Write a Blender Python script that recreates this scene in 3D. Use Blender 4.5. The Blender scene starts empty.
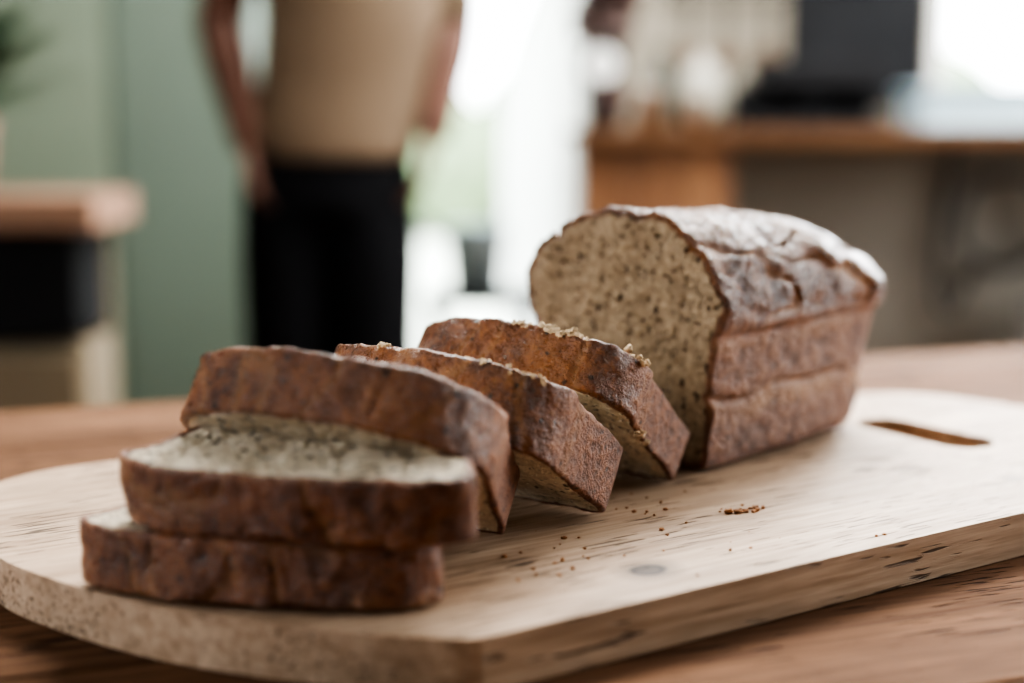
import bpy, bmesh, math, random
from mathutils import Vector, Matrix, noise
random.seed(7)
S = bpy.context.scene
try: S.view_settings.look = 'AgX - High Contrast'
except Exception: pass
TZ = 0.75            # table top
BZ = 0.77            # board top
CZ = BZ + 0.166      # camera height

# ------------------------------------------------------------------ materials
class NT:
    def __init__(s, name):
        s.m = bpy.data.materials.new(name); s.m.use_nodes = True
        s.t = s.m.node_tree; s.n = s.t.nodes; s.l = s.t.links
        s.b = s.n['Principled BSDF']
    def add(s, typ, **kw):
        nd = s.n.new(typ)
        for k, v in kw.items():
            if k.startswith('i_'):
                nd.inputs[k[2:].replace('_', ' ')].default_value = v
            else: setattr(nd, k, v)
        return nd
    def link(s, a, b): s.l.new(a, b)
    def coords(s, scale=(1, 1, 1), loc=(0, 0, 0)):
        tc = s.add('ShaderNodeTexCoord'); mp = s.add('ShaderNodeMapping')
        mp.inputs['Scale'].default_value = scale; mp.inputs['Location'].default_value = loc
        s.link(tc.outputs['Object'], mp.inputs['Vector']); return mp.outputs['Vector']
    def noise(s, vec, scale, detail=4, rough=.55, dist=0):
        nd = s.add('ShaderNodeTexNoise', i_Scale=scale, i_Detail=detail, i_Roughness=rough, i_Distortion=dist)
        s.link(vec, nd.inputs['Vector']); return nd.outputs['Fac']
    def ramp(s, fac, stops):
        r = s.add('ShaderNodeValToRGB'); e = r.color_ramp.elements
        while len(e) < len(stops): e.new(.5)
        for k, (p, c) in enumerate(stops):
            e[k].position = p
            if not hasattr(c, '__len__'): c = (c, c, c)
            e[k].color = (c[0], c[1], c[2], 1)
        s.link(fac, r.inputs['Fac']); return r.outputs['Color']
    def mix(s, fac, a, b, mode='MIX'):
        m = s.add('ShaderNodeMix', data_type='RGBA', blend_type=mode)
        if isinstance(fac, (int, float)): m.inputs[0].default_value = fac
        else: s.link(fac, m.inputs[0])
        for sock, v in ((m.inputs[6], a), (m.inputs[7], b)):
            if hasattr(v, '__len__'): sock.default_value = (v[0], v[1], v[2], 1)
            else: s.link(v, sock)
        return m.outputs[2]
    def math(s, op, a, b=0.0):
        m = s.add('ShaderNodeMath', operation=op)
        for i, v in enumerate((a, b)):
            if isinstance(v, (int, float)): m.inputs[i].default_value = v
            else: s.link(v, m.inputs[i])
        return m.outputs[0]
    def bump(s, h, dist, strength=1.0, normal=None):
        b = s.add('ShaderNodeBump', i_Distance=dist, i_Strength=strength)
        s.link(h, b.inputs['Height'])
        if normal: s.link(normal, b.inputs['Normal'])
        return b.outputs['Normal']
    def attr(s, name):
        a = s.add('ShaderNodeAttribute', attribute_name=name); return a.outputs['Fac']
    def set(s, sock, v):
        if isinstance(v, (int, float)): s.b.inputs[sock].default_value = v
        elif hasattr(v, '__len__'): s.b.inputs[sock].default_value = (v[0], v[1], v[2], 1)
        else: s.link(v, s.b.inputs[sock])

def mat_plain(name, col, rough=.6, var=.15, scale=6, metal=0, spec=.5):
    t = NT(name); v = t.coords()
    n = t.noise(v, scale, 4)
    lo = tuple(c * (1 - var) for c in col); hi = tuple(min(1, c * (1 + var)) for c in col)
    t.set('Base Color', t.ramp(n, [(.3, lo), (.7, hi)])); t.set('Roughness', rough); t.set('Metallic', metal); t.set('Specular IOR Level', spec)
    return t.m

def mat_wood(name, dark, mid, light, along='X', grain=60, rough=.5, knot=None, bump=.0003, big=3, worn=False, spec=.5, gmix=.35):
    t = NT(name)
    sc = {'X': (.06, 1, 1), 'Y': (1, .06, 1), 'Z': (1, 1, .06)}[along]
    v = t.coords(sc)
    g = t.noise(v, grain, 6, .65, .6)
    f = t.noise(v, grain * 6, 3, .6)
    vb = t.coords(tuple(.25 if c < 1 else 1 for c in sc))
    b = t.noise(vb, big * 3, 3, .5, .8)
    col = t.ramp(g, [(.28, dark), (.5, mid), (.72, light)])
    col = t.mix(gmix, col, t.ramp(f, [(.35, dark), (.65, light)]))
    col = t.mix(t.ramp(b, [(.35, 0), (.7, .5)]), col, mid)
    h = t.math('ADD', g, t.math('MULTIPLY', f, .6))
    if worn:
        st = t.noise(t.coords((.5, 1, 1)), 14, 4, .6)
        col = t.mix(t.ramp(st, [(.42, 0), (.68, .65)]), col, tuple(x * .60 for x in mid))
        pv = t.coords((.07, 1, 1), (3, 1, 0))
        p = t.noise(pv, 520, 2, .5)
        pm = t.noise(t.coords(), 22, 2)
        pk = t.ramp(t.math('ADD', p, t.math('MULTIPLY', pm, .45)), [(.86, 0), (.92, .85)])
        col = t.mix(pk, col, tuple(x * .28 for x in dark))
        kv = t.add('ShaderNodeMapping'); kv.inputs['Rotation'].default_value = (0, 0, .5); kv.inputs['Scale'].default_value = (.05, 1, 1)
        t.link(t.coords(), kv.inputs['Vector'])
        kn = t.noise(kv.outputs['Vector'], 260, 1)
        kk = t.ramp(kn, [(.67, 0), (.72, .6)])
        col = t.mix(kk, col, tuple(x * .6 for x in dark))
        h = t.math('SUBTRACT', h, t.math('MULTIPLY', pk, 1.5))
    if knot:
        for (kx, ky, r, s) in knot:
            vv = t.coords((1, 1, 0), (-kx, -ky, 0))
            mp = t.add('ShaderNodeMapping'); mp.inputs['Scale'].default_value = (.75, 1.0, 1)
            t.link(vv, mp.inputs['Vector'])
            ln = t.add('ShaderNodeVectorMath', operation='LENGTH'); t.link(mp.outputs['Vector'], ln.inputs[0])
            nn = t.noise(vv, 300, 3)
            d = t.math('ADD', ln.outputs['Value'], t.math('MULTIPLY', nn, r * .5))
            k = t.ramp(t.math('DIVIDE', d, r * 3), [(.0, s * .9), (.30, s * .9), (.42, s), (.55, s * .5), (1, 0)])
            col = t.mix(k, col, (dark[0] * .10, dark[1] * .08, dark[2] * .08))
    t.set('Base Color', col); t.set('Roughness', rough); t.set('Specular IOR Level', spec)
    t.set('Normal', t.bump(h, bump))
    return t.m

def bread_material(name, crumb_lo, crumb_hi, side_lo, side_hi, top_lo, top_hi, speck=1.0, blot=.4, lump=1.8, gl=.22, csc=1.0):
    t = NT(name); v = t.coords()
    crust, top, crack = t.attr('crust'), t.attr('topc'), t.attr('crack')
    n1 = t.noise(v, 55, 6, .65); n2 = t.noise(v, 220, 5, .7); n3 = t.noise(v, 900, 3, .6)
    n0 = t.noise(v, 24, 3, .5)
    # crumb
    c = t.ramp(n2, [(.3, crumb_lo), (.62, crumb_hi)])
    c = t.mix(t.ramp(n1, [(.35, blot), (.6, 0)]), c, tuple(x * .8 for x in crumb_lo))
    vo = t.add('ShaderNodeTexVoronoi', i_Scale=260 * csc); t.link(v, vo.inputs['Vector'])
    wn = t.noise(v, 120, 2)
    pore = t.math('ADD', vo.outputs['Distance'], t.math('MULTIPLY', wn, .7))
    c = t.mix(t.ramp(pore, [(.42, .85 * speck), (.60, 0)]), c, tuple(x * .34 for x in crumb_lo))
    def specks(scale, off, lo, hi, amt, col, c, sc=(1, 1, .6)):
        vo2 = t.add('ShaderNodeTexVoronoi', i_Scale=scale * csc, i_Randomness=1.0)
        t.link(t.coords(sc, off), vo2.inputs['Vector'])
        sp = t.math('ADD', vo2.outputs['Distance'], t.math('MULTIPLY', n2, .55))
        return t.mix(t.ramp(sp, [(lo, amt), (hi, 0)]), c, col)
    c = specks(150, (.3, .1, 0), .42, .49, .95 * speck, (.026, .013, .008), c)
    c = specks(220, (.7, .3, .2), .43, .51, .85 * speck, (.070, .036, .020), c, (.7, 1, 1))
    c = specks(330, (.9, .5, .1), .40, .46, .8, tuple(min(1, x * 1.35) for x in crumb_hi), c)
    # crust
    s = t.ramp(n1, [(.3, side_lo), (.7, side_hi)])
    s = t.mix(t.ramp(n2, [(.35, .6), (.55, 0)]), s, tuple(x * .45 for x in side_lo))
    gold = (min(1, top_hi[0] * 1.75), min(1, top_hi[1] * 2.0), min(1, top_hi[2] * 1.9))
    tp = t.ramp(n1, [(.34, top_lo), (.66, top_hi)])
    tp = t.mix(t.ramp(n0, [(.48, 0), (.68, .6)]), tp, gold)
    tp = t.mix(t.ramp(n2, [(.52, 0), (.68, .5)]), tp, gold)
    cr = t.mix(top, s, tp)
    cr = t.mix(t.math('MULTIPLY', crack, .9), cr, (.46, .24, .105))
    dk = t.add('ShaderNodeTexVoronoi', i_Scale=130); t.link(v, dk.inputs['Vector'])
    dd = t.math('ADD', dk.outputs['Distance'], t.math('MULTIPLY', n2, .5))
    cr = t.mix(t.ramp(dd, [(.34, .85), (.44, 0)]), cr, tuple(x * .22 for x in top_lo))
    edge = t.ramp(t.math('ADD', crust, t.math('MULTIPLY', t.math('SUBTRACT', n2, .5), .5)), [(.25, 0), (.6, 1)])
    t.set('Base Color', t.mix(edge, c, cr))
    r = t.mix(top, (.58,) * 3, (gl,) * 3)
    r = t.mix(t.ramp(n2, [(.44, 0), (.76, .6)]), r, (.62,) * 3)
    t.set('Roughness', t.mix(edge, (.92,) * 3, r))
    t.set('Specular IOR Level', t.mix(edge, (.15,) * 3, (.65,) * 3))
    hb = t.math('ADD', t.ramp(pore, [(.38, 0), (.64, 1.3)]), t.math('MULTIPLY', n2, 1.6))
    hc = t.math('ADD', t.math('ADD', t.math('MULTIPLY', n2, .9), t.math('MULTIPLY', n3, .3)), t.math('MULTIPLY', n1, lump))
    h = t.mix(edge, hb, t.mix(1.0, hc, (0, 0, 0), 'ADD'))
    t.set('Normal', t.bump(h, .0026, .9))
    return t.m

# ------------------------------------------------------------------ mesh helpers
def obj_from(name, verts, faces, mat=None, parent=None, smooth=False):
    me = bpy.data.meshes.new(name); me.from_pydata(verts, [], faces); me.update()
    o = bpy.data.objects.new(name, me); S.collection.objects.link(o)
    if mat: me.materials.append(mat)
    if smooth:
        for p in me.polygons: p.use_smooth = True
    if parent: o.parent = parent
    return o
def empty(name, loc=(0, 0, 0), rot=0):
    e = bpy.data.objects.new(name, None); S.collection.objects.link(e)
    e.location = loc; e.rotation_euler = (0, 0, rot); e.empty_display_size = .1
    return e
def bm_obj(name, bm, mat=None, parent=None, smooth=False, bevel=0):
    me = bpy.data.meshes.new(name); bm.to_mesh(me); bm.free()
    o = bpy.data.objects.new(name, me); S.collection.objects.link(o)
    if mat: me.materials.append(mat)
    if smooth:
        for p in me.polygons: p.use_smooth = True
    if parent: o.parent = parent
    if bevel:
        b = o.modifiers.new('bevel', 'BEVEL'); b.width = bevel; b.segments = 3; b.limit_method = 'ANGLE'
    return o
def bm_box(bm, lo, hi):
    c = [(a + b) / 2 for a, b in zip(lo, hi)]; s = [abs(b - a) for a, b in zip(lo, hi)]
    bmesh.ops.create_cube(bm, size=1, matrix=Matrix.Translation(c) @ Matrix.Diagonal((*s, 1)))
def boxes(name, lst, mat, parent=None, bevel=0):
    bm = bmesh.new()
    for lo, hi in lst: bm_box(bm, lo, hi)
    return bm_obj(name, bm, mat, parent, bevel=bevel)
def lathe(name, prof, mat, parent=None, loc=(0, 0, 0), seg=40):
    vs = []; fs = []
    for r, z in prof:
        for k in range(seg):
            a = 2 * math.pi * k / seg; vs.append((r * math.cos(a), r * math.sin(a), z))
    for i in range(len(prof) - 1):
        for k in range(seg):
            k2 = (k + 1) % seg
            fs.append((i * seg + k, i * seg + k2, (i + 1) * seg + k2, (i + 1) * seg + k))
    fs.append(tuple(range(seg))[::-1]); fs.append(tuple((len(prof) - 1) * seg + k for k in range(seg)))
    o = obj_from(name, vs, fs, mat, parent, True); o.location = loc; return o
def catmull(pts, n, closed=True):
    out = []; m = len(pts); segs = m if closed else m - 1
    for i in range(segs):
        P = [Vector(pts[(i + k) % m]) if closed else Vector(pts[max(0, min(m - 1, i + k))]) for k in (-1, 0, 1, 2)]
        for j in range(24):
            t = j / 24
            out.append(.5 * ((2 * P[1]) + (-P[0] + P[2]) * t + (2 * P[0] - 5 * P[1] + 4 * P[2] - P[3]) * t * t + (-P[0] + 3 * P[1] - 3 * P[2] + P[3]) * t ** 3))
    if not closed: out.append(Vector(pts[-1]))
    L = [0]; q = out + ([out[0]] if closed else [])
    for a, b in zip(q, q[1:]): L.append(L[-1] + (b - a).length)
    res = []; k = 0; cnt = n if closed else n - 1
    for i in range(n):
        d = L[-1] * i / cnt
        while k < len(L) - 2 and L[k + 1] < d: k += 1
        f = (d - L[k]) / max(1e-9, L[k + 1] - L[k])
        res.append(q[k].lerp(q[k + 1], min(1, f)))
    return res
def sst(a, b, x):
    t = max(0, min(1, (x - a) / (b - a))); return t * t * (3 - 2 * t)
def fbm(p, o=4):
    return noise.fractal(p, 0.9, 2.1, o)

# ------------------------------------------------------------------ BREAD
LOAF_PROF = [(-.044, .0005), (-.02, 0), (.02, 0), (.044, .0005), (.0495, .006), (.0505, .03), (.0515, .048), (.0530, .060), (.0565, .070),
             (.0575, .084), (.0520, .100), (.039, .1130), (.020, .1215), (-.004, .1240), (-.028, .1205), (-.050, .110),
             (-.0630, .098), (-.0670, .085), (-.0630, .070), (-.0570, .055), (-.0540, .03), (-.0495, .006)]
SLICE_PROF = [(-.044, .0005), (-.02, 0), (.02, 0), (.044, .0005), (.0495, .006), (.0525, .025), (.0545, .042), (.0580, .058), (.0605, .066),
             (.0595, .078), (.050, .092), (.032, .1000), (.012, .1045), (-.010, .105), (-.032, .102), (-.050, .095),
             (-.0605, .083), (-.0625, .070), (-.0580, .058), (-.0545, .042), (-.0525, .025), (-.0495, .006)]
tornm = mat_plain('torn_crumb', (.62, .48, .33), .9, .3, 700, spec=.1)

def bread(name, prof, thick, M4, mat, seed, ws=1.0, hs=1.0, stations=10, N=360, K=64, loaf=False, topamp=.0018, bend=0.0, tears=()):
    H = max(p[1] for p in prof)
    P = catmull([(p[0] * ws, p[1] * hs) for p in prof], N)
    H *= hs
    shoulder = (.062 if loaf else .060) * hs
    c = Vector((0, H * .47)); so = Vector((seed * 3.17, seed * 1.3, seed * .71))
    nr = []
    for i in range(N):
        tg = (P[(i + 1) % N] - P[i - 1]).normalized(); nr.append(Vector((tg.y, -tg.x)))
    verts = []; crust = []; topc = []; crack = []
    def skinpt(i, n, edge):
        p = P[i]; q = Vector((p.x, n, p.y)) + so
        tf = sst(shoulder + .004, shoulder + .016, p.y)
        a = fbm(q * 26, 5) * topamp * tf + fbm(q * 85, 5) * (.0005 + (.0008 if loaf else .0004) * tf) + noise.noise(q * 22) * .0010
        ck = 0
        if tf > 0:
            wq = q + Vector((noise.noise(q * 50), noise.noise(q * 50 + Vector((3, 3, 3))), 0)) * .012
            r = 1 - abs(noise.noise(Vector((wq.x * 34, wq.y * 15, wq.z * 26)))) * 2
            r2 = 1 - abs(noise.noise(Vector((wq.x * 75 + 5, wq.y * 60, wq.z * 60)))) * 2
            rr = sst(.82, .99, r); a -= rr * (.0036 if loaf else .0007) * tf
            r3 = sst(.86, 1, r2); a -= r3 * (.0008 if loaf else .0003) * tf
            ck = tf * max(rr * (.8 if loaf else .4), 0)
        if p.y > .01:
            l1 = shoulder + .003 + noise.noise(Vector((n * 14, seed, 0))) * .004
            g = math.exp(-((p.y - l1) / .003) ** 2); a -= g * (.0016 if p.x > 0 or not loaf else .0008)
            l2 = (shoulder * .58 + noise.noise(Vector((n * 22, seed + 4, 1))) * .006) - (n * .02 if loaf else 0)
            g2 = math.exp(-((p.y - l2) / .0020) ** 2) * sst(-.2, .3, noise.noise(q * 26)); a -= g2 * (.0024 if loaf else .0007)
            if loaf: ck = max(ck, .75 * math.exp(-((p.y - l2 + .004) / .006) ** 2) * (.5 + .8 * noise.noise(q * 60)))
            ck = max(ck, .35 * math.exp(-((p.y - l1 + .004) / .004) ** 2) * (.6 + .8 * noise.noise(q * 50)))
        return p + nr[i] * a, tf, max(0, min(1, ck))
    def put(w, n, h, cr, tf, ck):
        if bend: n += bend * (w / .06) ** 2
        verts.append((w, n, h)); crust.append(cr); topc.append(tf); crack.append(ck)
    def cap(n0, sign, rim):
        for k in range(1, K):
            f = k / K
            for i in range(N):
                q = c + (rim[i] - c) * f
                v3 = Vector((q.x, n0, q.y)) + so
                d = (rim[i] - q).length
                dn = fbm(v3 * 55, 4) * .0014
                ds, _ = noise.voronoi(v3 * 260)
                dn -= sst(.38, .12, ds[0]) * .0019
                fade = sst(0, .004, d)
                cr = sst(.0034, .0008, d)
                tf = sst(shoulder + .002, shoulder + .02, P[i].y)
                put(q.x, n0 + sign * dn * fade, q.y, cr * (.85 if tf < .5 else 1), tf, 0)
    if loaf:
        st = [(0, .0012), (.0006, .0003)]
        for k in range(stations): st.append((.0015 + (thick - .028 - .0015) * k / (stations - 1), 0))
        R = .028
        for k in range(1, 21):
            a = math.pi / 2 * k / 20; st.append((thick - R + R * math.sin(a), .020 * (1 - math.cos(a))))
    else:
        st = [(0, .0010), (.0005, .0003)] + [(.0012 + (thick - .0024) * k / (stations - 1), 0) for k in range(stations)] + [(thick - .0005, .0003), (thick, .0010)]
    rings = []
    for s, (n, inset) in enumerate(st):
        ring = []
        for i in range(N):
            p, tf, ck = skinpt(i, n, 0)
            if inset: p = p - nr[i] * inset
            if loaf:
                t = n / thick
                sc = 1 - .05 * sst(.05, .5, t)
                sc *= math.sqrt(max(.04, 1 - (max(0, t - .35) / .72) ** 2.4))
                if p.y > shoulder: p = Vector((p.x, shoulder + (p.y - shoulder) * sc))
                p = Vector((p.x * (1 + .020 * math.sin(t * 4.2)), p.y))
            ring.append((p, n, tf, ck))
        rings.append(ring)
    rim0 = [a[0] for a in rings[0]]; rim1 = [a[0] for a in rings[-1]]
    put(c.x, 0, c.y, 0, 0, 0)
    cap(0, -1, rim0)
    base = len(verts)
    for s, ring in enumerate(rings):
        for i, (p, n, tf, ck) in enumerate(ring):
            nn = n
            if loaf and n > .01:
                nn = n + (.030 * (p.y / .1) - .006) * (n / thick) ** 2 * (1 - .9 * sst(.075, .12, p.y))
            elif s < 3 or s > len(rings) - 4:
                e = fbm(Vector((p.x * 70, s * .01 + (0 if s < 4 else 5), p.y * 70)) + so, 4) * .0013
                nn = n + e
            put(p.x, nn, p.y, 1.0, tf, ck)
    if loaf:
        for k in range(K - 1, 0, -1):
            f = k / K
            for i in range(N):
                w0, n0, h0 = verts[base + (len(rings) - 1) * N + i]
                q = Vector((c.x, c.y)).lerp(Vector((w0, h0)), f)
                nc = thick + (.030 * (q.y / .1) - .006)
                put(q.x, n0 * f ** 3 + nc * (1 - f ** 3) , q.y, 1, 0, 0)
        put(c.x, thick + (.030 * (c.y / .1) - .006), c.y, 1, 0, 0)
    else:
        tmp = len(verts)
        cap(thick, 1, rim1)
        V = verts[tmp:]; A = crust[tmp:]; B = topc[tmp:]; C = crack[tmp:]
        del verts[tmp:], crust[tmp:], topc[tmp:], crack[tmp:]
        for k in range(K - 2, -1, -1):
            verts += V[k * N:(k + 1) * N]; crust += A[k * N:(k + 1) * N]; topc += B[k * N:(k + 1) * N]; crack += C[k * N:(k + 1) * N]
        put(c.x, thick, c.y, 0, 0, 0)
    faces = []
    total = (len(verts) - 2) // N
    for i in range(N): faces.append((0, 1 + i, 1 + (i + 1) % N))
    for k in range(total - 1):
        a = 1 + k * N; b = a + N
        for i in range(N):
            j = (i + 1) % N; faces.append((a + i, b + i, b + j, a + j))
    a = 1 + (total - 1) * N; last = len(verts) - 1
    for i in range(N): faces.append((a + i, last, a + (i + 1) % N))
    nmain = len(faces)
    # torn crumb along cut edges: (w0, h0, w1, h1, n, radius, count)
    rnd = random.Random(seed * 11)
    for (w0, h0, w1, h1, n, rad, cnt) in tears:
        for _ in range(cnt):
            f = rnd.random()
            cx = w0 + (w1 - w0) * f; ch = h0 + (h1 - h0) * f - rnd.uniform(0, .001); cn = n + rnd.gauss(0, rad * .7)
            rr = rad * rnd.uniform(.35, 1.0)
            bm = bmesh.new(); bmesh.ops.create_icosphere(bm, subdivisions=3, radius=rr)
            off = len(verts)
            for v in bm.verts:
                d = 1 + .9 * fbm(v.co * (1.1 / rr) + Vector((cx, cn, ch)) * 900, 3)
                q = v.co * d
                put(cx + q.x * 1.3, cn + q.y, ch + q.z * .8, 0, 0, 0)
            for fc in bm.faces: faces.append(tuple(off + v.index for v in fc.verts))
            bm.free()
    me = bpy.data.meshes.new(name); me.from_pydata(verts, [], faces)
    for nm, arr in (('crust', crust), ('topc', topc), ('crack', crack)):
        at = me.attributes.new(nm, 'FLOAT', 'POINT'); at.data.foreach_set('value', arr)
    me.update()
    bm = bmesh.new(); bm.from_mesh(me); bmesh.ops.recalc_face_normals(bm, faces=bm.faces); bm.to_mesh(me); bm.free()
    me.materials.append(mat); me.materials.append(tornm)
    for p in me.polygons:
        p.use_smooth = True
        if p.index >= nmain: p.material_index = 1
    o = bpy.data.objects.new(name, me); S.collection.objects.link(o); o.matrix_world = M4
    return o

def frame(px, py, pz, theta, phi, roll=0):
    th = math.radians(theta); ph = math.radians(phi)
    W = Vector((math.cos(th), math.sin(th), 0)); F = Vector((math.sin(th), -math.cos(th), 0)); Z = Vector((0, 0, 1))
    Hh = math.cos(ph) * Z + math.sin(ph) * F; Nn = -math.cos(ph) * F + math.sin(ph) * Z
    M = Matrix(((W.x, Nn.x, Hh.x, px), (W.y, Nn.y, Hh.y, py), (W.z, Nn.z, Hh.z, pz), (0, 0, 0, 1)))
    if roll: M = M @ Matrix.Rotation(math.radians(roll), 4, 'Y')
    return M

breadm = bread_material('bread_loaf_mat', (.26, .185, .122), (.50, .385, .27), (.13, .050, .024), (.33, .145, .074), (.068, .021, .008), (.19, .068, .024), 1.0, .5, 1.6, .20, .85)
slicem = bread_material('bread_slice_mat', (.58, .47, .34), (.90, .80, .64), (.125, .043, .018), (.29, .115, .050), (.085, .026, .009), (.25, .086, .027), .8, .15, .8, .26)

bread('bread_loaf', LOAF_PROF, .162, frame(.0565, .697, BZ + .0010, -42, 0), breadm, 2, stations=120, loaf=True, topamp=.0052)
bread('bread_slice', SLICE_PROF, .023, frame(-.081, .532, BZ + .0022, -11, 90), slicem, 5, ws=1.10, hs=.60, K=50)
bread('bread_slice', SLICE_PROF, .024, frame(-.064, .520, BZ + .0305, -14, 95), slicem, 9, ws=1.06, hs=.55, K=50)
bread('bread_slice', SLICE_PROF, .025, frame(-.0475, .566, BZ + .0068, -25, 55, 6), slicem, 14, hs=.98)
bread('bread_slice', SLICE_PROF, .030, frame(.002, .620, BZ + .001, -37, 59), slicem, 21, hs=.94,
      tears=[(-.02, .099, .045, .089, .029, .0012, 46), (.030, .096, .056, .082, .029, .0013, 14)])
bread('bread_slice', SLICE_PROF, .024, frame(.038, .678, BZ + .001, -38, 54), slicem, 33, hs=.98,
      tears=[(.006, .1025, .044, .095, .0232, .0014, 40), (.018, .1005, .030, .0985, .0230, .0022, 8), (.05, .088, .061, .073, .0232, .0018, 10), (.0575, .058, .054, .045, .000, .0016, 8)])

# ------------------------------------------------------------------ BOARD
outline = [(.2330, .3783), (.2345, .3776), (.240, .3775), (.30, .3775), (.50, .378), (.645, .380), (.685, .395), (.705, .43), (.712, .507), (.702, .572), (.672, .608), (.60, .630), (.45, .658),
           (.30, .678), (.22, .690), (.165, .683), (.136, .645), (.126, .5675), (.135, .520), (.160, .462), (.198, .411), (.2280, .3815)]
ol = catmull(outline[:], 260)
slot = []
for k in range(48):
    a = 2 * math.pi * k / 48
    slot.append(Vector((.605 + .0160 * math.cos(a), .512 + .0160 * math.sin(a) + (.026 if math.sin(a) >= 0 else -.026))))
bm = bmesh.new(); TH = .0195
def loop(bm, pts, z):
    vs = [bm.verts.new((p.x, p.y, z)) for p in pts]
    return vs, [bm.edges.new((vs[i], vs[(i + 1) % len(vs)])) for i in range(len(vs))]
v1, e1 = loop(bm, ol, 0); v2, e2 = loop(bm, slot, 0)
r = bmesh.ops.triangle_fill(bm, edges=e1 + e2, use_beauty=True)
top = [f for f in r['geom'] if isinstance(f, bmesh.types.BMFace)]
ex = bmesh.ops.extrude_face_region(bm, geom=top)
for v in [g for g in ex['geom'] if isinstance(g, bmesh.types.BMVert)]: v.co.z -= TH
bmesh.ops.recalc_face_normals(bm, faces=bm.faces)
kx, ky = .0513 * .8358 + .5173 * .549, -.0513 * .549 + .5173 * .8358
boardm = mat_wood('board_wood', (.26, .162, .098), (.48, .335, .225), (.69, .52, .385), 'X', 45, .6, knot=[(kx, ky, .0048, 1.0), (.30, .62, .006, .5), (.56, .42, .003, .5), (.195, .60, .004, .6)], bump=.0008, worn=True, spec=.3, gmix=.5)
board = bm_obj('cutting_board', bm, boardm, bevel=.0022)
board.location = (0, 0, BZ); board.rotation_euler = (0, 0, math.radians(33.3))

# crumbs
rnd = random.Random(3); bm = bmesh.new()
def crumb(x, y, r):
    m = Matrix.Translation((x, y, BZ + r * .55)) @ Matrix.Diagonal((rnd.uniform(.7, 1.5), rnd.uniform(.7, 1.3), rnd.uniform(.5, .9), 1))
    g = bmesh.ops.create_icosphere(bm, subdivisions=2, radius=r, matrix=m)
    for v in g['verts']: v.co += Vector([rnd.uniform(-.25, .25) * r for _ in range(3)])
for (cx, cy, sd, cnt, rs) in [(.101, .602, .0055, 14, 1.5), (.02, .535, .016, 16, .8), (.06, .60, .015, 14, .9), (.095, .56, .03, 10, .7), (.012, .515, .006, 6, .8)]:
    for _ in range(cnt): crumb(rnd.gauss(cx, sd), rnd.gauss(cy, sd), (abs(rnd.gauss(.0004, .00025)) + .0003) * rs)
bm_obj('bread_crumbs', bm, mat_plain('crumb_mat', (.38, .18, .08), .8, .4, 300))

# ------------------------------------------------------------------ TABLE
TR = math.radians(20)
tbl = empty('dining_table', (0, 0, 0), TR)
far = .277 * math.sin(TR) + .9377 * math.cos(TR)
tabm = mat_wood('table_wood', (.052, .024, .012), (.14, .068, .034), (.27, .145, .080), 'X', 30, .85, bump=.0008, big=2, worn=True, spec=.12, gmix=.45)
bm = bmesh.new(); y = far; k = 0
while y > -.02:
    w = (.118, .132, .110, .126)[k % 4]; bm_box(bm, (-.85, y - w + .0016, TZ - .035), (1.15, y, TZ)); y -= w; k += 1
o = bm_obj('table_top', bm, tabm, tbl, bevel=.0015)
boxes('table_apron', [((-.78, .90, TZ - .12), (1.08, .925, TZ - .036)), ((-.78, .03, TZ - .12), (1.08, .055, TZ - .036)),
                      ((-.79, .03, TZ - .12), (-.765, .92, TZ - .036)), ((1.065, .03, TZ - .12), (1.09, .92, TZ - .036))], tabm, tbl, .003)
boxes('table_legs', [((x, yy, 0), (x + .07, yy + .07, TZ - .036)) for x in (-.80, 1.03) for yy in (.02, .865)], tabm, tbl, .005)

# ------------------------------------------------------------------ ROOM
sage = mat_plain('wall_sage_paint', (.20, .26, .20), .8, .05, 1.5)
cream = mat_plain('wall_cream_paint', (.21, .185, .145), .85, .05, 1.5)
dim = mat_plain('wall_umber_paint', (.10, .085, .07), .85, .05, 1.5)
white = mat_plain('white_paint', (.75, .75, .72), .5, .04, 3)
ceilm = mat_plain('ceiling_paint', (.42, .41, .38), .8, .04, 3)
floorm = mat_wood('floor_wood', (.08, .05, .03), (.14, .085, .05), (.20, .125, .08), 'Y', 12, .5)
YB = 3.9; XL = -2.6; XR = 2.6; YF = -1.6; HC = 2.55
RW0, RW1 = 1.9, 3.2
boxes('floor', [((XL - .15, YF - .15, -.1), (XR + .15, YB + .15, 0))], floorm)
boxes('ceiling', [((XL - .15, YF - .15, HC), (XR + .15, RW0, HC + .12)), ((XL - .15, RW1, HC), (XR + .15, YB + .15, HC + .12)),
                  ((XL - .15, RW0, HC), (-.4, RW1, HC + .12)), ((1.7, RW0, HC), (XR + .15, RW1, HC + .12))], ceilm)
DX0, DX1, DH = -.50, .185, 2.1
WX0, WX1, WZ0, WZ1 = 1.13, 2.35, .99, 2.2
for lo, hi in [((XL - .15, YB, 0), (DX0, YB + .15, HC)), ((DX0, YB, DH), (DX1, YB + .15, HC))]: boxes('wall_back', [(lo, hi)], sage)
for lo, hi in [((DX1, YB, 0), (WX0, YB + .15, HC)), ((WX0, YB, 0), (WX1, YB + .15, WZ0)), ((WX0, YB, WZ1), (WX1, YB + .15, HC)), ((WX1, YB, 0), (XR + .15, YB + .15, HC))]: boxes('wall_back', [(lo, hi)], cream)
for lo, hi in [((XL - .15, YF, 0), (XL, -.6, HC)), ((XL - .15, .9, 0), (XL, YB, HC)), ((XL - .15, -.6, 0), (XL, .9, .9)), ((XL - .15, -.6, 2.2), (XL, .9, HC))]: boxes('wall_left', [(lo, hi)], dim)
boxes('wall_front', [((XL - .15, YF - .15, 0), (XR + .15, YF, HC))], dim)
RY0, RY1 = .7, 2.9
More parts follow.
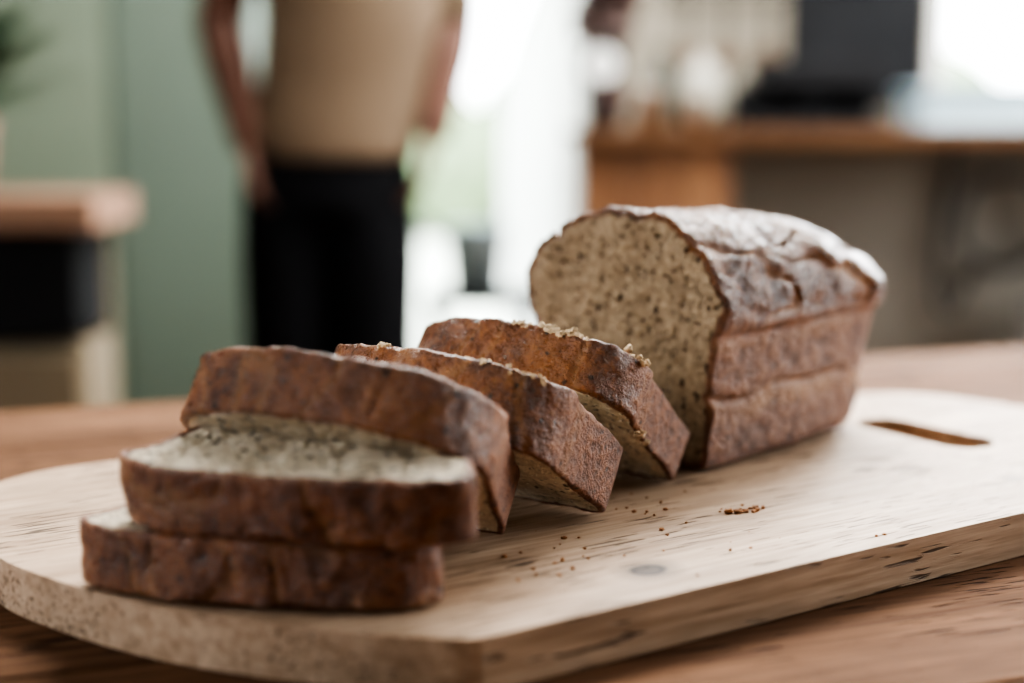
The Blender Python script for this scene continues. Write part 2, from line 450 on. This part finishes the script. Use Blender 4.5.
for lo, hi in [((XR, YF, 0), (XR + .15, RY0, HC)), ((XR, RY1, 0), (XR + .15, YB, HC)), ((XR, RY0, 0), (XR + .15, RY1, .85)), ((XR, RY0, 2.25), (XR + .15, RY1, HC))]: boxes('wall_right', [(lo, hi)], cream)
def window(name, axis, a0, a1, z0, z1, pos):
    L = []
    t = .05
    def bx(u0, u1, w0, w1):
        if axis == 'X': L.append(((u0, pos + .03, w0), (u1, pos + .09, w1)))
        elif axis == 'Y': L.append(((pos + .03, u0, w0), (pos + .09, u1, w1)))
    bx(a0, a1, z0, z0 + t); bx(a0, a1, z1 - t, z1); bx(a0, a0 + t, z0 + t, z1 - t); bx(a1 - t, a1, z0 + t, z1 - t)
    m = (a0 + a1) / 2; bx(m - .025, m + .025, z0 + t, z1 - t)
    return boxes(name, L, white, bevel=.004)
window('window_1', 'X', WX0, WX1, WZ0, WZ1, YB)
window('added_right_window', 'Y', RY0, RY1, .85, 2.25, XR)  # added window, out of view, to light the table from the right
window('added_left_window', 'Y', -.6, .9, .9, 2.2, XL - .15)  # added window, out of view, for weak fill in the closed room
boxes('added_roof_window', [((-.4, RW0, HC + .02), (-.35, RW1, HC + .08)), ((1.65, RW0, HC + .02), (1.7, RW1, HC + .08)), ((-.35, RW0, HC + .02), (1.65, RW0 + .05, HC + .08)), ((-.35, RW1 - .05, HC + .02), (1.65, RW1, HC + .08))], white)  # roof window added to let a backlight reach the bread
boxes('door_1', [((DX0 + .001, YB + .02, 0.001), (DX0 + .06, YB + .08, DH - .001)), ((DX1 - .05, YB + .02, 0.001), (DX1 - .001, YB + .08, DH - .001)), ((DX0 + .06, YB + .02, DH - .08), (DX1 - .05, YB + .08, DH - .001)),
                 ((DX0 + .06, YB + .02, 0.001), (DX1 - .05, YB + .08, .25))], white, bevel=.004)
greenm = mat_plain('green_cupboard_paint', (.13, .17, .14), .6, .06, 2)
cup = empty('tall_green_cupboard', (0, 0, 0))
boxes('cupboard_body', [((-1.72, 3.45, 0), (-.62, YB - .002, 2.2))], greenm, cup, .006)
boxes('cupboard_door_right', [((-.950, 3.43, .08), (-.63, 3.449, 2.18))], mat_plain('green_door_paint', (.135, .170, .135), .55, .06, 2, spec=.2), cup, .004)
boxes('cupboard_door_left', [((-1.71, 3.43, .08), (-1.34, 3.449, 2.18)), ((-1.33, 3.43, .08), (-.962, 3.449, 2.18))], mat_plain('pale_sage_door_paint', (.195, .235, .175), .55, .06, 2, spec=.2), cup, .004)
boxes('baseboard_back', [((XL, YB - .015, 0), (-1.73, YB, .08))], white)

# exterior
boxes('ground', [((-12, YB + .2, -.12), (12, 24, -.10))], mat_plain('washed_out_ground', (.55, .58, .50), .9, .1, 8))  # ground kept pale to look overexposed; the brightness is in its colour
bm = bmesh.new()
for k in range(26):
    x = -6 + k * .5 + rnd.uniform(-.2, .2); r = rnd.uniform(.5, .9)
    g = bmesh.ops.create_icosphere(bm, subdivisions=3, radius=r, matrix=Matrix.Translation((x, 14 + rnd.uniform(-.5, .5), r * 1.12 - .18 + rnd.uniform(0, .3))))
    for v in g['verts']: v.co += v.co.normalized() * fbm(v.co * 3, 3) * .15
zm = min(v.co.z for v in bm.verts)
for v in bm.verts: v.co.z += -.099 - zm
bm_obj('garden_hedge', bm, mat_plain('hedge_leaves', (.16, .21, .12), .9, .4, 6))

# ------------------------------------------------------------------ LEFT CABINET
lc = empty('side_cabinet', (0, 0, 0))
woodp = mat_wood('cabinet_top_wood', (.15, .080, .052), (.22, .128, .085), (.29, .18, .125), 'X', 20, .6, spec=.15)
LZ = CZ - .118
boxes('cabinet_top', [((-2.2, 2.35, LZ - .055), (-.690, 2.62, LZ))], woodp, lc, .004)
beige = mat_plain('cabinet_beige', (.15, .115, .072), .6, .06, 3)
black = mat_plain('matte_black', (.010, .010, .011), .8, .3, 8, spec=.15)
boxes('cabinet_body', [((-2.18, 2.42, .06), (-1.5, 2.61, LZ - .056)), ((-1.5, 2.42, .06), (-.735, 2.61, .56)), ((-1.5, 2.59, .56), (-.735, 2.61, LZ - .056))], beige, lc, .003)
boxes('oven', [((-1.49, 2.41, .575), (-.74, 2.585, LZ - .06))], black, lc, .006)
boxes('drawer_fronts', [((-1.48, 2.40, .33), (-.74, 2.419, .545)), ((-1.48, 2.40, .09), (-.74, 2.419, .31))], beige, lc, .004)
boxes('cabinet_plinth', [((-2.15, 2.46, 0), (-.76, 2.60, .06))], black, lc)

leaf = mat_plain('leaf_green', (.03, .07, .03), .5, .3, 12)
def plant(name, x, y, z, s, n, potcol, col=leaf, seed=1, up=.6):
    e = empty(name, (x, y, z))
    lathe('pot', [(.05 * s, 0), (.065 * s, .01 * s), (.08 * s, .12 * s), (.085 * s, .125 * s), (.075 * s, .13 * s), (.07 * s, .11 * s)], mat_plain(name + '_pot', potcol, .5), e)
    r = random.Random(seed); vs = []; fs = []
    for k in range(n):
        a = r.uniform(0, 2 * math.pi); L = r.uniform(.2, .32) * s; el = r.uniform(.55, 1.25) * up; wd = r.uniform(.02, .035) * s
        d = Vector((math.cos(a), math.sin(a), 0)); sd = Vector((-math.sin(a), math.cos(a), 0))
        off = len(vs); m = 9
        for j in range(m):
            t = j / (m - 1)
            p = Vector((0, 0, .11 * s)) + d * L * t * math.cos(el * (1 - .3 * t)) + Vector((0, 0, 1)) * (L * t * (1.5 * math.sin(el)) - L * .45 * t * t)
            p.z = max(p.z, .03)
            w = wd * math.sin(math.pi * min(1, .06 + t * .93)) ** .7
            vs += [p - sd * w, p + Vector((0, 0, -.15 * w)), p + sd * w]
        for j in range(m - 1):
            b = off + j * 3; fs += [(b, b + 1, b + 4, b + 3), (b + 1, b + 2, b + 5, b + 4)]
    obj_from('leaves', vs, fs, col, e, True)
    return e
plant('potted_plant', -.98, 2.49, LZ + .001, 1.0, 38, (.35, .2, .14), seed=4, up=.75)

# ------------------------------------------------------------------ RIGHT COUNTER
kc = empty('kitchen_counter', (0, 0, 0))
KZ = CZ - .008; KB = 3.82
cw = mat_wood('counter_wood', (.048, .023, .012), (.090, .044, .022), (.13, .068, .034), 'X', 18, .7, spec=.10)
pw = mat_wood('counter_panel_wood', (.06, .026, .012), (.14, .062, .028), (.24, .12, .055), 'Z', 18, .5)
boxes('counter_top', [((.140, 3.18, KZ - .035), (2.55, KB, KZ))], cw, kc, .004)
boxes('counter_drawers', [((.150 + k * .115, 3.21, .08), (.150 + k * .115 + .112, 3.80, KZ - .036)) for k in range(3)], pw, kc, .003)
boxes('counter_legs', [((2.46, 3.22, 0), (2.52, 3.80, KZ - .036)), ((.17, 3.25, 0), (.49, 3.78, .08))], cw, kc, .003)
grey = mat_plain('cabinet_greige', (.19, .17, .14), .6, .05, 3)
boxes('counter_back_panel', [((.495, 3.60, .05), (2.46, 3.63, KZ - .036))], grey, kc)
dk = mat_plain('dark_cable', (.03, .027, .024), .5)
def tube(name, pts, rad, mat, parent=None):
    cu = bpy.data.curves.new(name, 'CURVE'); cu.dimensions = '3D'; cu.bevel_depth = rad; cu.bevel_resolution = 3
    sp = cu.splines.new('NURBS'); sp.points.add(len(pts) - 1)
    for q, p in zip(sp.points, pts): q.co = (*p, 1)
    sp.use_endpoint_u = True; sp.order_u = 4; cu.materials.append(mat)
    o = bpy.data.objects.new(name, cu); S.collection.objects.link(o)
    if parent: o.parent = parent
    return o
pts = [(1.10, 3.56, KZ - .04), (1.08, 3.55, .75), (1.05, 3.55, .55), (1.10, 3.55, .42)]
for k in range(30):
    a = k / 30 * 4 * math.pi - 2.2; rr = .11 + .008 * (k % 3)
    pts.append((1.22 + rr * math.cos(a), 3.55 - .0015 * k, .70 + rr * math.sin(a)))
tube('coiled_cable', pts, .010, dk, kc)
fs = empty('vacuum_cleaner', (1.32, 3.38, 0))
boxes('vacuum_body', [((-.14, -.12, .001), (.16, .12, .30)), ((-.08, -.08, .30), (.10, .08, .54))], mat_plain('vacuum_grey', (.34, .33, .32), .5), fs, .03)

mon = empty('computer_monitor', (.90, 3.68, KZ))
boxes('screen', [((-.200, -.012, .05), (.155, .012, .46))], black, mon, .005)
boxes('screen_stand', [((-.02, .012, .0), (.02, .03, .2)), ((-.10, -.06, 0), (.10, .08, .012))], black, mon, .003)
cm = empty('coffee_machine', (.69, 3.40, KZ))
boxes('machine_body', [((-.16, -.10, 0), (.17, .12, .03)), ((-.16, .02, .03), (.17, .12, .10)), ((-.11, -.09, .085), (.17, .12, .155))], black, cm, .008)
lathe('machine_cup', [(.020, 0), (.028, .005), (.032, .05), (.030, .05), (.026, .008)], black, cm, (0, -.04, .03))
box = empty('storage_box', (1.09, 3.36, KZ))
bl = mat_plain('pale_blue_plastic', (.40, .52, .58), .4, .05)
boxes('box_body', [((-.16, -.11, 0), (.26, .11, .012)), ((-.16, -.11, .012), (-.15, .11, .085)), ((.25, -.11, .012), (.26, .11, .085)), ((-.15, -.11, .012), (.25, -.10, .085)), ((-.15, .10, .012), (.25, .11, .085)), ((-.17, -.12, .086), (.27, .12, .098))], bl, box, .003)
kt = empty('kettle', (.475, 3.60, KZ))
wm = mat_plain('enamel_cream', (.25, .235, .195), .4, .03)
lathe('kettle_body', [(.05, 0), (.062, .006), (.068, .05), (.06, .11), (.042, .145), (.036, .15), (.034, .158), (.012, .166), (.012, .18), (.004, .185)], wm, kt)
tube('kettle_spout', [(.055, 0, .06), (.085, 0, .09), (.095, 0, .13), (.11, 0, .14)], .010, wm, kt)
tube('kettle_handle', [(-.05, 0, .13), (-.10, 0, .15), (-.11, 0, .09), (-.062, 0, .04)], .008, black, kt)
va = empty('flower_vase', (.225, 3.50, KZ))
rb = mat_plain('vase_redbrown', (.05, .022, .016), .5, .2)
lathe('vase_body', [(.030, 0), (.042, .01), (.055, .06), (.045, .12), (.026, .16), (.03, .18), (.026, .18), (.02, .16)], rb, va)
r = random.Random(8)
for k in range(26):
    a = r.uniform(0, 6.28); rr = r.uniform(.01, .075); zt = r.uniform(.18, .42)
    tube('stem_%d' % k, [(0, 0, .12), (rr * .3 * math.cos(a), rr * .3 * math.sin(a), .16), (rr * math.cos(a), rr * math.sin(a), zt)], .0025, rb, va)
    bm = bmesh.new()
    g = bmesh.ops.create_icosphere(bm, subdivisions=3, radius=.028, matrix=Matrix.Translation((rr * math.cos(a), rr * math.sin(a), zt)))
    for v in g['verts']: v.co += Vector((noise.noise(v.co * 80), noise.noise(v.co * 80 + Vector((4, 0, 0))), noise.noise(v.co * 80 + Vector((0, 7, 0))))) * .015
    bm_obj('dried_flower_%d' % k, bm, rb, va, True)
ck = empty('alarm_clock', (.205, 3.34, KZ))
def disc(name, r0, d, mat, parent, loc):
    bm = bmesh.new(); bmesh.ops.create_cone(bm, cap_ends=True, segments=48, radius1=r0, radius2=r0, depth=d, matrix=Matrix.Translation(loc) @ Matrix.Rotation(math.pi / 2, 4, 'X'))
    return bm_obj(name, bm, mat, parent, bevel=.003)
disc('clock_case', .055, .035, black, ck, (0, 0, .145)); disc('clock_face', .038, .002, white, ck, (0, -.0185, .145))
boxes('clock_stand', [((-.012, -.012, 0), (.012, .012, .092)), ((-.04, -.03, 0), (.04, .03, .01))], black, ck, .002)
boxes('clock_hands', [((-.002, -.021, .145), (.002, -.0195, .178)), ((0, -.021, .143), (.025, -.0195, .147))], black, ck)
bdk = mat_plain('bottle_dark', (.03, .03, .02), .2)
bt = empty('dark_bottle', (.36, 3.5, KZ))
lathe('bottle_glass', [(.030, 0), (.034, .005), (.034, .11), (.028, .135), (.012, .155), (.012, .19), (.014, .195)], bdk, bt)
# storage jars
jm = mat_plain('jar_brown', (.10, .055, .03), .3, .2); lid = mat_plain('jar_lid', (.30, .27, .22), .4)
for jx, jy, js in ((.315, 3.36, .9), (.425, 3.38, .75)):
    j = empty('storage_jar', (jx, jy, KZ)); j.scale = (js,) * 3
    lathe('jar_body', [(.030, 0), (.036, .004), (.037, .075), (.030, .088), (.030, .094)], jm, j)
    lathe('jar_lid', [(.032, .094), (.033, .096), (.033, .108), (.030, .110)], lid, j)
# hanging utensils on a rail on the back wall
rl = empty('utensil_rail', (.62, YB - .03, CZ + .36))
tube('rail_bar', [(-.22, 0, 0), (0, 0, 0), (.22, 0, 0)], .006, black, rl)
boxes('rail_brackets', [((-.21, 0, -.01), (-.19, .028, .01)), ((.19, 0, -.01), (.21, .028, .01))], black, rl)
for k, ux in enumerate((-.15, -.05, .06)):
    tube('utensil_%d' % k, [(ux, -.008, 0), (ux, -.008, -.07), (ux, -.008, -.15)], .005, black, rl)
    lathe('utensil_head_%d' % k, [(.006, 0), (.026, .012), (.030, .030), (.020, .055), (.005, .062)], jm, rl, (ux, -.008, -.21)).scale = (1, .3, 1)

def curtain(name, x0, x1, y, z0, z1):
    vs = []; fs = []; nx, nz = 90, 50
    for j in range(nz + 1):
        tz = j / nz
        for i in range(nx + 1):
            t = i / nx; pinch = 1 - .45 * math.exp(-((tz - .62) / .10) ** 2)
            xx = x1 + (x0 - x1) * (1 - t) * pinch
            vs.append((xx, y + .022 * math.sin(t * 30 + tz) * (.6 + .4 * tz) , z0 + (z1 - z0) * tz))
    for j in range(nz):
        for i in range(nx):
            a = j * (nx + 1) + i; fs.append((a, a + 1, a + nx + 2, a + nx + 1))
    t = NT('curtain_cloth'); t.set('Base Color', (.85, .86, .84)); t.set('Roughness', .9)
    n = t.noise(t.coords(), 200, 2); t.set('Normal', t.bump(n, .0005))
    tr = t.add('ShaderNodeBsdfTranslucent'); tr.inputs['Color'].default_value = (.88, .90, .88, 1)
    mx = t.add('ShaderNodeMixShader'); mx.inputs[0].default_value = .7
    t.link(t.b.outputs[0], mx.inputs[1]); t.link(tr.outputs[0], mx.inputs[2]); t.link(mx.outputs[0], t.n['Material Output'].inputs['Surface'])
    e = empty(name, (0, 0, 0)); obj_from('curtain_cloth', vs, fs, t.m, e, True)
    tube('curtain_rod', [(DX0 - .05, y, z1 + .01), (0, y, z1 + .01), (DX1 + .1, y, z1 + .01)], .008, black, e)
    boxes('curtain_tie', [((x1 - (x1 - x0) * .58, y - .036, z0 + (z1 - z0) * .60), (x1, y - .028, z0 + (z1 - z0) * .64)),], mat_plain('tie_pink', (.6, .36, .28), .8), e, .003)
curtain('window_curtain', -.03, .19, 3.862, .12, 2.15)
boxes('plant_stand', [((-.20, 3.42, .0), (-.17, 3.45, .5)), ((.03, 3.42, .0), (.06, 3.45, .5)), ((-.20, 3.64, .0), (-.17, 3.67, .5)), ((.03, 3.64, .0), (.06, 3.67, .5)), ((-.21, 3.41, .5), (.07, 3.68, .52))], black)
bk = empty('metal_bucket', (-.09, 3.55, .521)); bk.scale = (.55,) * 3
lathe('bucket_body', [(.10, 0), (.11, .01), (.14, .30), (.145, .31), (.135, .31), (.10, .02)], mat_plain('bucket_blue_grey', (.35, .45, .48), .4), bk)

# ------------------------------------------------------------------ PERSON
def add_capsule_chain(bm, pts, radii, seg=14):
    for p, r0 in zip(pts, radii):
        bmesh.ops.create_uvsphere(bm, u_segments=seg, v_segments=10, radius=r0, matrix=Matrix.Translation(p))
    for (a, ra), (b, rb_) in zip(zip(pts, radii), list(zip(pts, radii))[1:]):
        a = Vector(a); b = Vector(b); d = b - a
        if d.length < 1e-5: continue
        q = Vector((0, 0, 1)).rotation_difference(d.normalized()).to_matrix().to_4x4()
        bmesh.ops.create_cone(bm, cap_ends=True, segments=seg, radius1=ra, radius2=rb_, depth=d.length, matrix=Matrix.Translation((a + b) / 2) @ q)
def add_loft(bm, rings, seg=28):
    prev = None; first = None
    for (x, y, z, rx, ry) in rings:
        cur = [bm.verts.new((x + rx * math.cos(2 * math.pi * k / seg), y + ry * math.sin(2 * math.pi * k / seg), z)) for k in range(seg)]
        if prev:
            for k in range(seg): bm.faces.new((prev[k], prev[(k + 1) % seg], cur[(k + 1) % seg], cur[k]))
        else: first = cur
        prev = cur
    bm.faces.new(first[::-1]); bm.faces.new(prev)
def remeshed(name, bm, mat, parent, voxel, smooth=4):
    o = bm_obj(name, bm, mat, parent, True)
    r = o.modifiers.new('remesh', 'REMESH'); r.mode = 'VOXEL'; r.voxel_size = voxel; r.use_smooth_shade = True
    s = o.modifiers.new('smooth', 'SMOOTH'); s.factor = .5; s.iterations = smooth
    return o
per = empty('standing_person', (0, 0, 0))
PX, PY = -.325, 2.9
skin = NT('skin'); skin.set('Base Color', skin.ramp(skin.noise(skin.coords(), 20, 3), [(.3, (.075, .032, .020)), (.7, (.105, .045, .028))])); skin.set('Roughness', .6); skin.set('Specular IOR Level', .3)
skin = skin.m
shirt = mat_plain('shirt_beige', (.140, .100, .068), .9, .05, 10, spec=.1)
trous = mat_plain('trousers_black', (.006, .006, .007), .95, .2, 10, spec=.1)
HX = PX - .045
bm = bmesh.new()
add_loft(bm, [(PX, PY, 1.40, .12, .08), (PX, PY, 1.47, .075, .06), (PX, PY - .005, 1.52, .058, .058), (PX, PY - .01, 1.58, .055, .06)])
hz = 1.68
bmesh.ops.create_uvsphere(bm, u_segments=32, v_segments=24, radius=1, matrix=Matrix.Translation((PX, PY - .005, hz + .02)) @ Matrix.Diagonal((.076, .096, .095, 1)))
bmesh.ops.create_uvsphere(bm, u_segments=24, v_segments=18, radius=1, matrix=Matrix.Translation((PX, PY - .035, hz - .055)) @ Matrix.Diagonal((.056, .062, .065, 1)))
add_capsule_chain(bm, [(PX, PY - .098, hz + .012), (PX, PY - .112, hz - .02), (PX, PY - .116, hz - .03)], [.010, .013, .015])
for sx in (-1, 1):
    bmesh.ops.create_uvsphere(bm, u_segments=14, v_segments=10, radius=1, matrix=Matrix.Translation((PX + sx * .077, PY + .005, hz - .005)) @ Matrix.Diagonal((.010, .02, .032, 1)))
    add_capsule_chain(bm, [(PX + sx * .014, PY - .094, hz + .032), (PX + sx * .05, PY - .082, hz + .032)], [.009, .008])
add_capsule_chain(bm, [(PX - .022, PY - .090, hz - .062), (PX, PY - .098, hz - .060), (PX + .022, PY - .090, hz - .062)], [.007, .009, .007])
add_capsule_chain(bm, [(PX - .018, PY - .089, hz - .073), (PX, PY - .095, hz - .074), (PX + .018, PY - .089, hz - .073)], [.007, .009, .007])
arms = {-1: [(PX - .175, PY, 1.43), (PX - .262, PY + .02, 1.14), (PX - .200, PY - .045, .905)],
        1: [(PX + .170, PY, 1.43), (PX + .205, PY + .07, 1.14), (PX + .170, PY - .02, .925)]}
for sx, (sh, el, wr) in arms.items():
    sh, el, wr = Vector(sh), Vector(el), Vector(wr)
    add_capsule_chain(bm, [sh, sh.lerp(el, .4), el, el.lerp(wr, .3), wr], [.055, .056, .050, .050, .034])
    d = (wr - el).normalized()
    down = (d * .6 + Vector((-sx * .25, 0, -1)) * .8).normalized(); side = Vector((0, -1, 0)); side = (side - down * side.dot(down)).normalized()
    for k, f in enumerate((-.030, -.010, .010, .029)):
        kn = wr + down * .085 - side * f * 1.0
        add_capsule_chain(bm, [wr + down * .015 - side * f * .5, kn], [.015, .012])
        L = (.075, .088, .082, .062)[k]
        nrm = down.cross(side).normalized() * (1 if down.cross(side).x * -sx > 0 else -1)
        p1 = kn + (down + nrm * .15).normalized() * L * .45; p2 = p1 + (down + nrm * .6).normalized() * L * .32; p3 = p2 + (down + nrm * 1.0).normalized() * L * .23
        add_capsule_chain(bm, [kn, p1, p2, p3], [.0105, .0092, .0085, .0075], 10)
    t0 = wr + down * .025 + side * .02
    add_capsule_chain(bm, [t0, t0 + (down * .6 + side * .8) * .035, t0 + (down * .85 + side * .6) * .068, t0 + (down * 1.0 + side * .5) * .09], [.014, .0125, .010, .008], 10)
remeshed('body', bm, skin, per, .0045, 3)
bm = bmesh.new()
bmesh.ops.create_uvsphere(bm, u_segments=32, v_segments=24, radius=1, matrix=Matrix.Translation((PX, PY + .012, hz + .036)) @ Matrix.Diagonal((.084, .098, .092, 1)))
bmesh.ops.delete(bm, geom=[v for v in bm.verts if v.co.z < hz + .035 - (v.co.y - (PY - .06)) * .75], context='VERTS')
hr = bm_obj('hair', bm, mat_plain('hair_brown', (.04, .022, .012), .6, .3, 60), per, True)
so_ = hr.modifiers.new('thick', 'SOLIDIFY'); so_.thickness = .006
for sx in (-1, 1):
    bm = bmesh.new(); bmesh.ops.create_uvsphere(bm, u_segments=14, v_segments=10, radius=.012, matrix=Matrix.Translation((PX + sx * .031, PY - .083, hz + .014)))
    bm_obj('eye_%d' % (1 if sx < 0 else 2), bm, mat_plain('eye_dark', (.05, .03, .02), .15), per, True)
bm = bmesh.new()
add_loft(bm, [(HX + .010, PY, .865, .168, .122), (HX + .012, PY, .92, .170, .122), (HX + .03, PY, 1.02, .170, .118), (PX + .004, PY, 1.14, .176, .118), (PX + .004, PY, 1.28, .180, .120),
              (PX, PY, 1.38, .18, .108), (PX, PY, 1.44, .15, .085), (PX, PY, 1.475, .085, .066)])
for sx, (sh, el, wr) in arms.items():
    sh, el = Vector(sh), Vector(el)
    add_capsule_chain(bm, [sh + Vector((-sx * .04, 0, -.01)), sh, sh.lerp(el, .35), sh.lerp(el, .62 if sx < 0 else .9)], [.06, .064, .064, .062 if sx < 0 else .058])
remeshed('shirt', bm, shirt, per, .010, 6)
bm = bmesh.new()
add_loft(bm, [(HX, PY, .76, .172, .118), (HX, PY, .88, .166, .114), (HX, PY, .95, .152, .102)])
for sx in (-1, 1):
    hp = Vector((HX + sx * .078, PY, .82)); kn = Vector((HX + sx * .088, PY - .02, .49)); an = Vector((HX + sx * .098, PY + .01, .07))
    add_capsule_chain(bm, [hp, hp.lerp(kn, .5), kn, kn.lerp(an, .4), an], [.100, .098, .088, .076, .062])
remeshed('trousers', bm, trous, per, .010, 5)
for sx in (-1, 1):
    bm = bmesh.new(); x = HX + sx * .10
    add_capsule_chain(bm, [(x, PY + .04, .045), (x, PY - .03, .045), (x + sx * .012, PY - .12, .036), (x + sx * .015, PY - .17, .032)], [.043, .042, .038, .030])
    bmesh.ops.bisect_plane(bm, geom=bm.verts[:] + bm.edges[:] + bm.faces[:], plane_co=(0, 0, .003), plane_no=(0, 0, -1), clear_outer=True)
    bm_obj('shoe_%d' % (1 if sx < 0 else 2), bm, mat_plain('shoe_brown', (.08, .045, .03), .5), per, True)

# ------------------------------------------------------------------ LIGHT
w = bpy.data.worlds.new('World'); S.world = w; w.use_nodes = True
nt = w.node_tree; bg = nt.nodes['Background']
sky = nt.nodes.new('ShaderNodeTexSky'); sky.sky_type = 'HOSEK_WILKIE'; sky.turbidity = 6; sky.sun_direction = (.5, -.3, .8)
mixn = nt.nodes.new('ShaderNodeMix'); mixn.data_type = 'RGBA'; mixn.inputs[0].default_value = .8
nt.links.new(sky.outputs[0], mixn.inputs[6]); mixn.inputs[7].default_value = (.94, .98, 1, 1)
nt.links.new(mixn.outputs[2], bg.inputs['Color']); bg.inputs['Strength'].default_value = 13.0
def area(name, loc, rot, sx, sy, power, col):
    l = bpy.data.lights.new(name, 'AREA'); l.shape = 'RECTANGLE'; l.size = sx; l.size_y = sy; l.energy = power; l.color = col
    o = bpy.data.objects.new(name, l); S.collection.objects.link(o); o.location = loc; o.rotation_euler = rot; return o
R = math.radians
area('added_roof_backlight', (.65, 2.65, HC + .25), (R(-25), 0, 0), 2.0, 1.25, 240, (1, .975, .93))  # added backlight from high behind, through the invented roof window
area('added_right_light', (XR + .3, 1.8, 1.55), (0, R(90), 0), 1.3, 2.1, 20, (1, .985, .96))  # added side light through the invented right window
area('daylight_back_window', (1.74, YB + .3, 1.6), (R(-90), 0, 0), 1.2, 1.2, 160, (.97, .98, 1))
area('added_left_fill', (XL - .35, .15, 1.55), (0, R(-90), 0), 1.2, 1.4, 4, (1, .98, .95))  # weak fill added to lift the closed room

# ------------------------------------------------------------------ CAMERA
cam = bpy.data.cameras.new('camera'); co = bpy.data.objects.new('camera', cam); S.collection.objects.link(co)
co.location = (0, 0, CZ); co.rotation_euler = (math.radians(90 - 8.66), 0, 0)
cam.lens = 50; cam.sensor_width = 36; cam.clip_start = .02
cam.dof.use_dof = True; cam.dof.focus_distance = .59; cam.dof.aperture_fstop = 2.8
S.camera = co
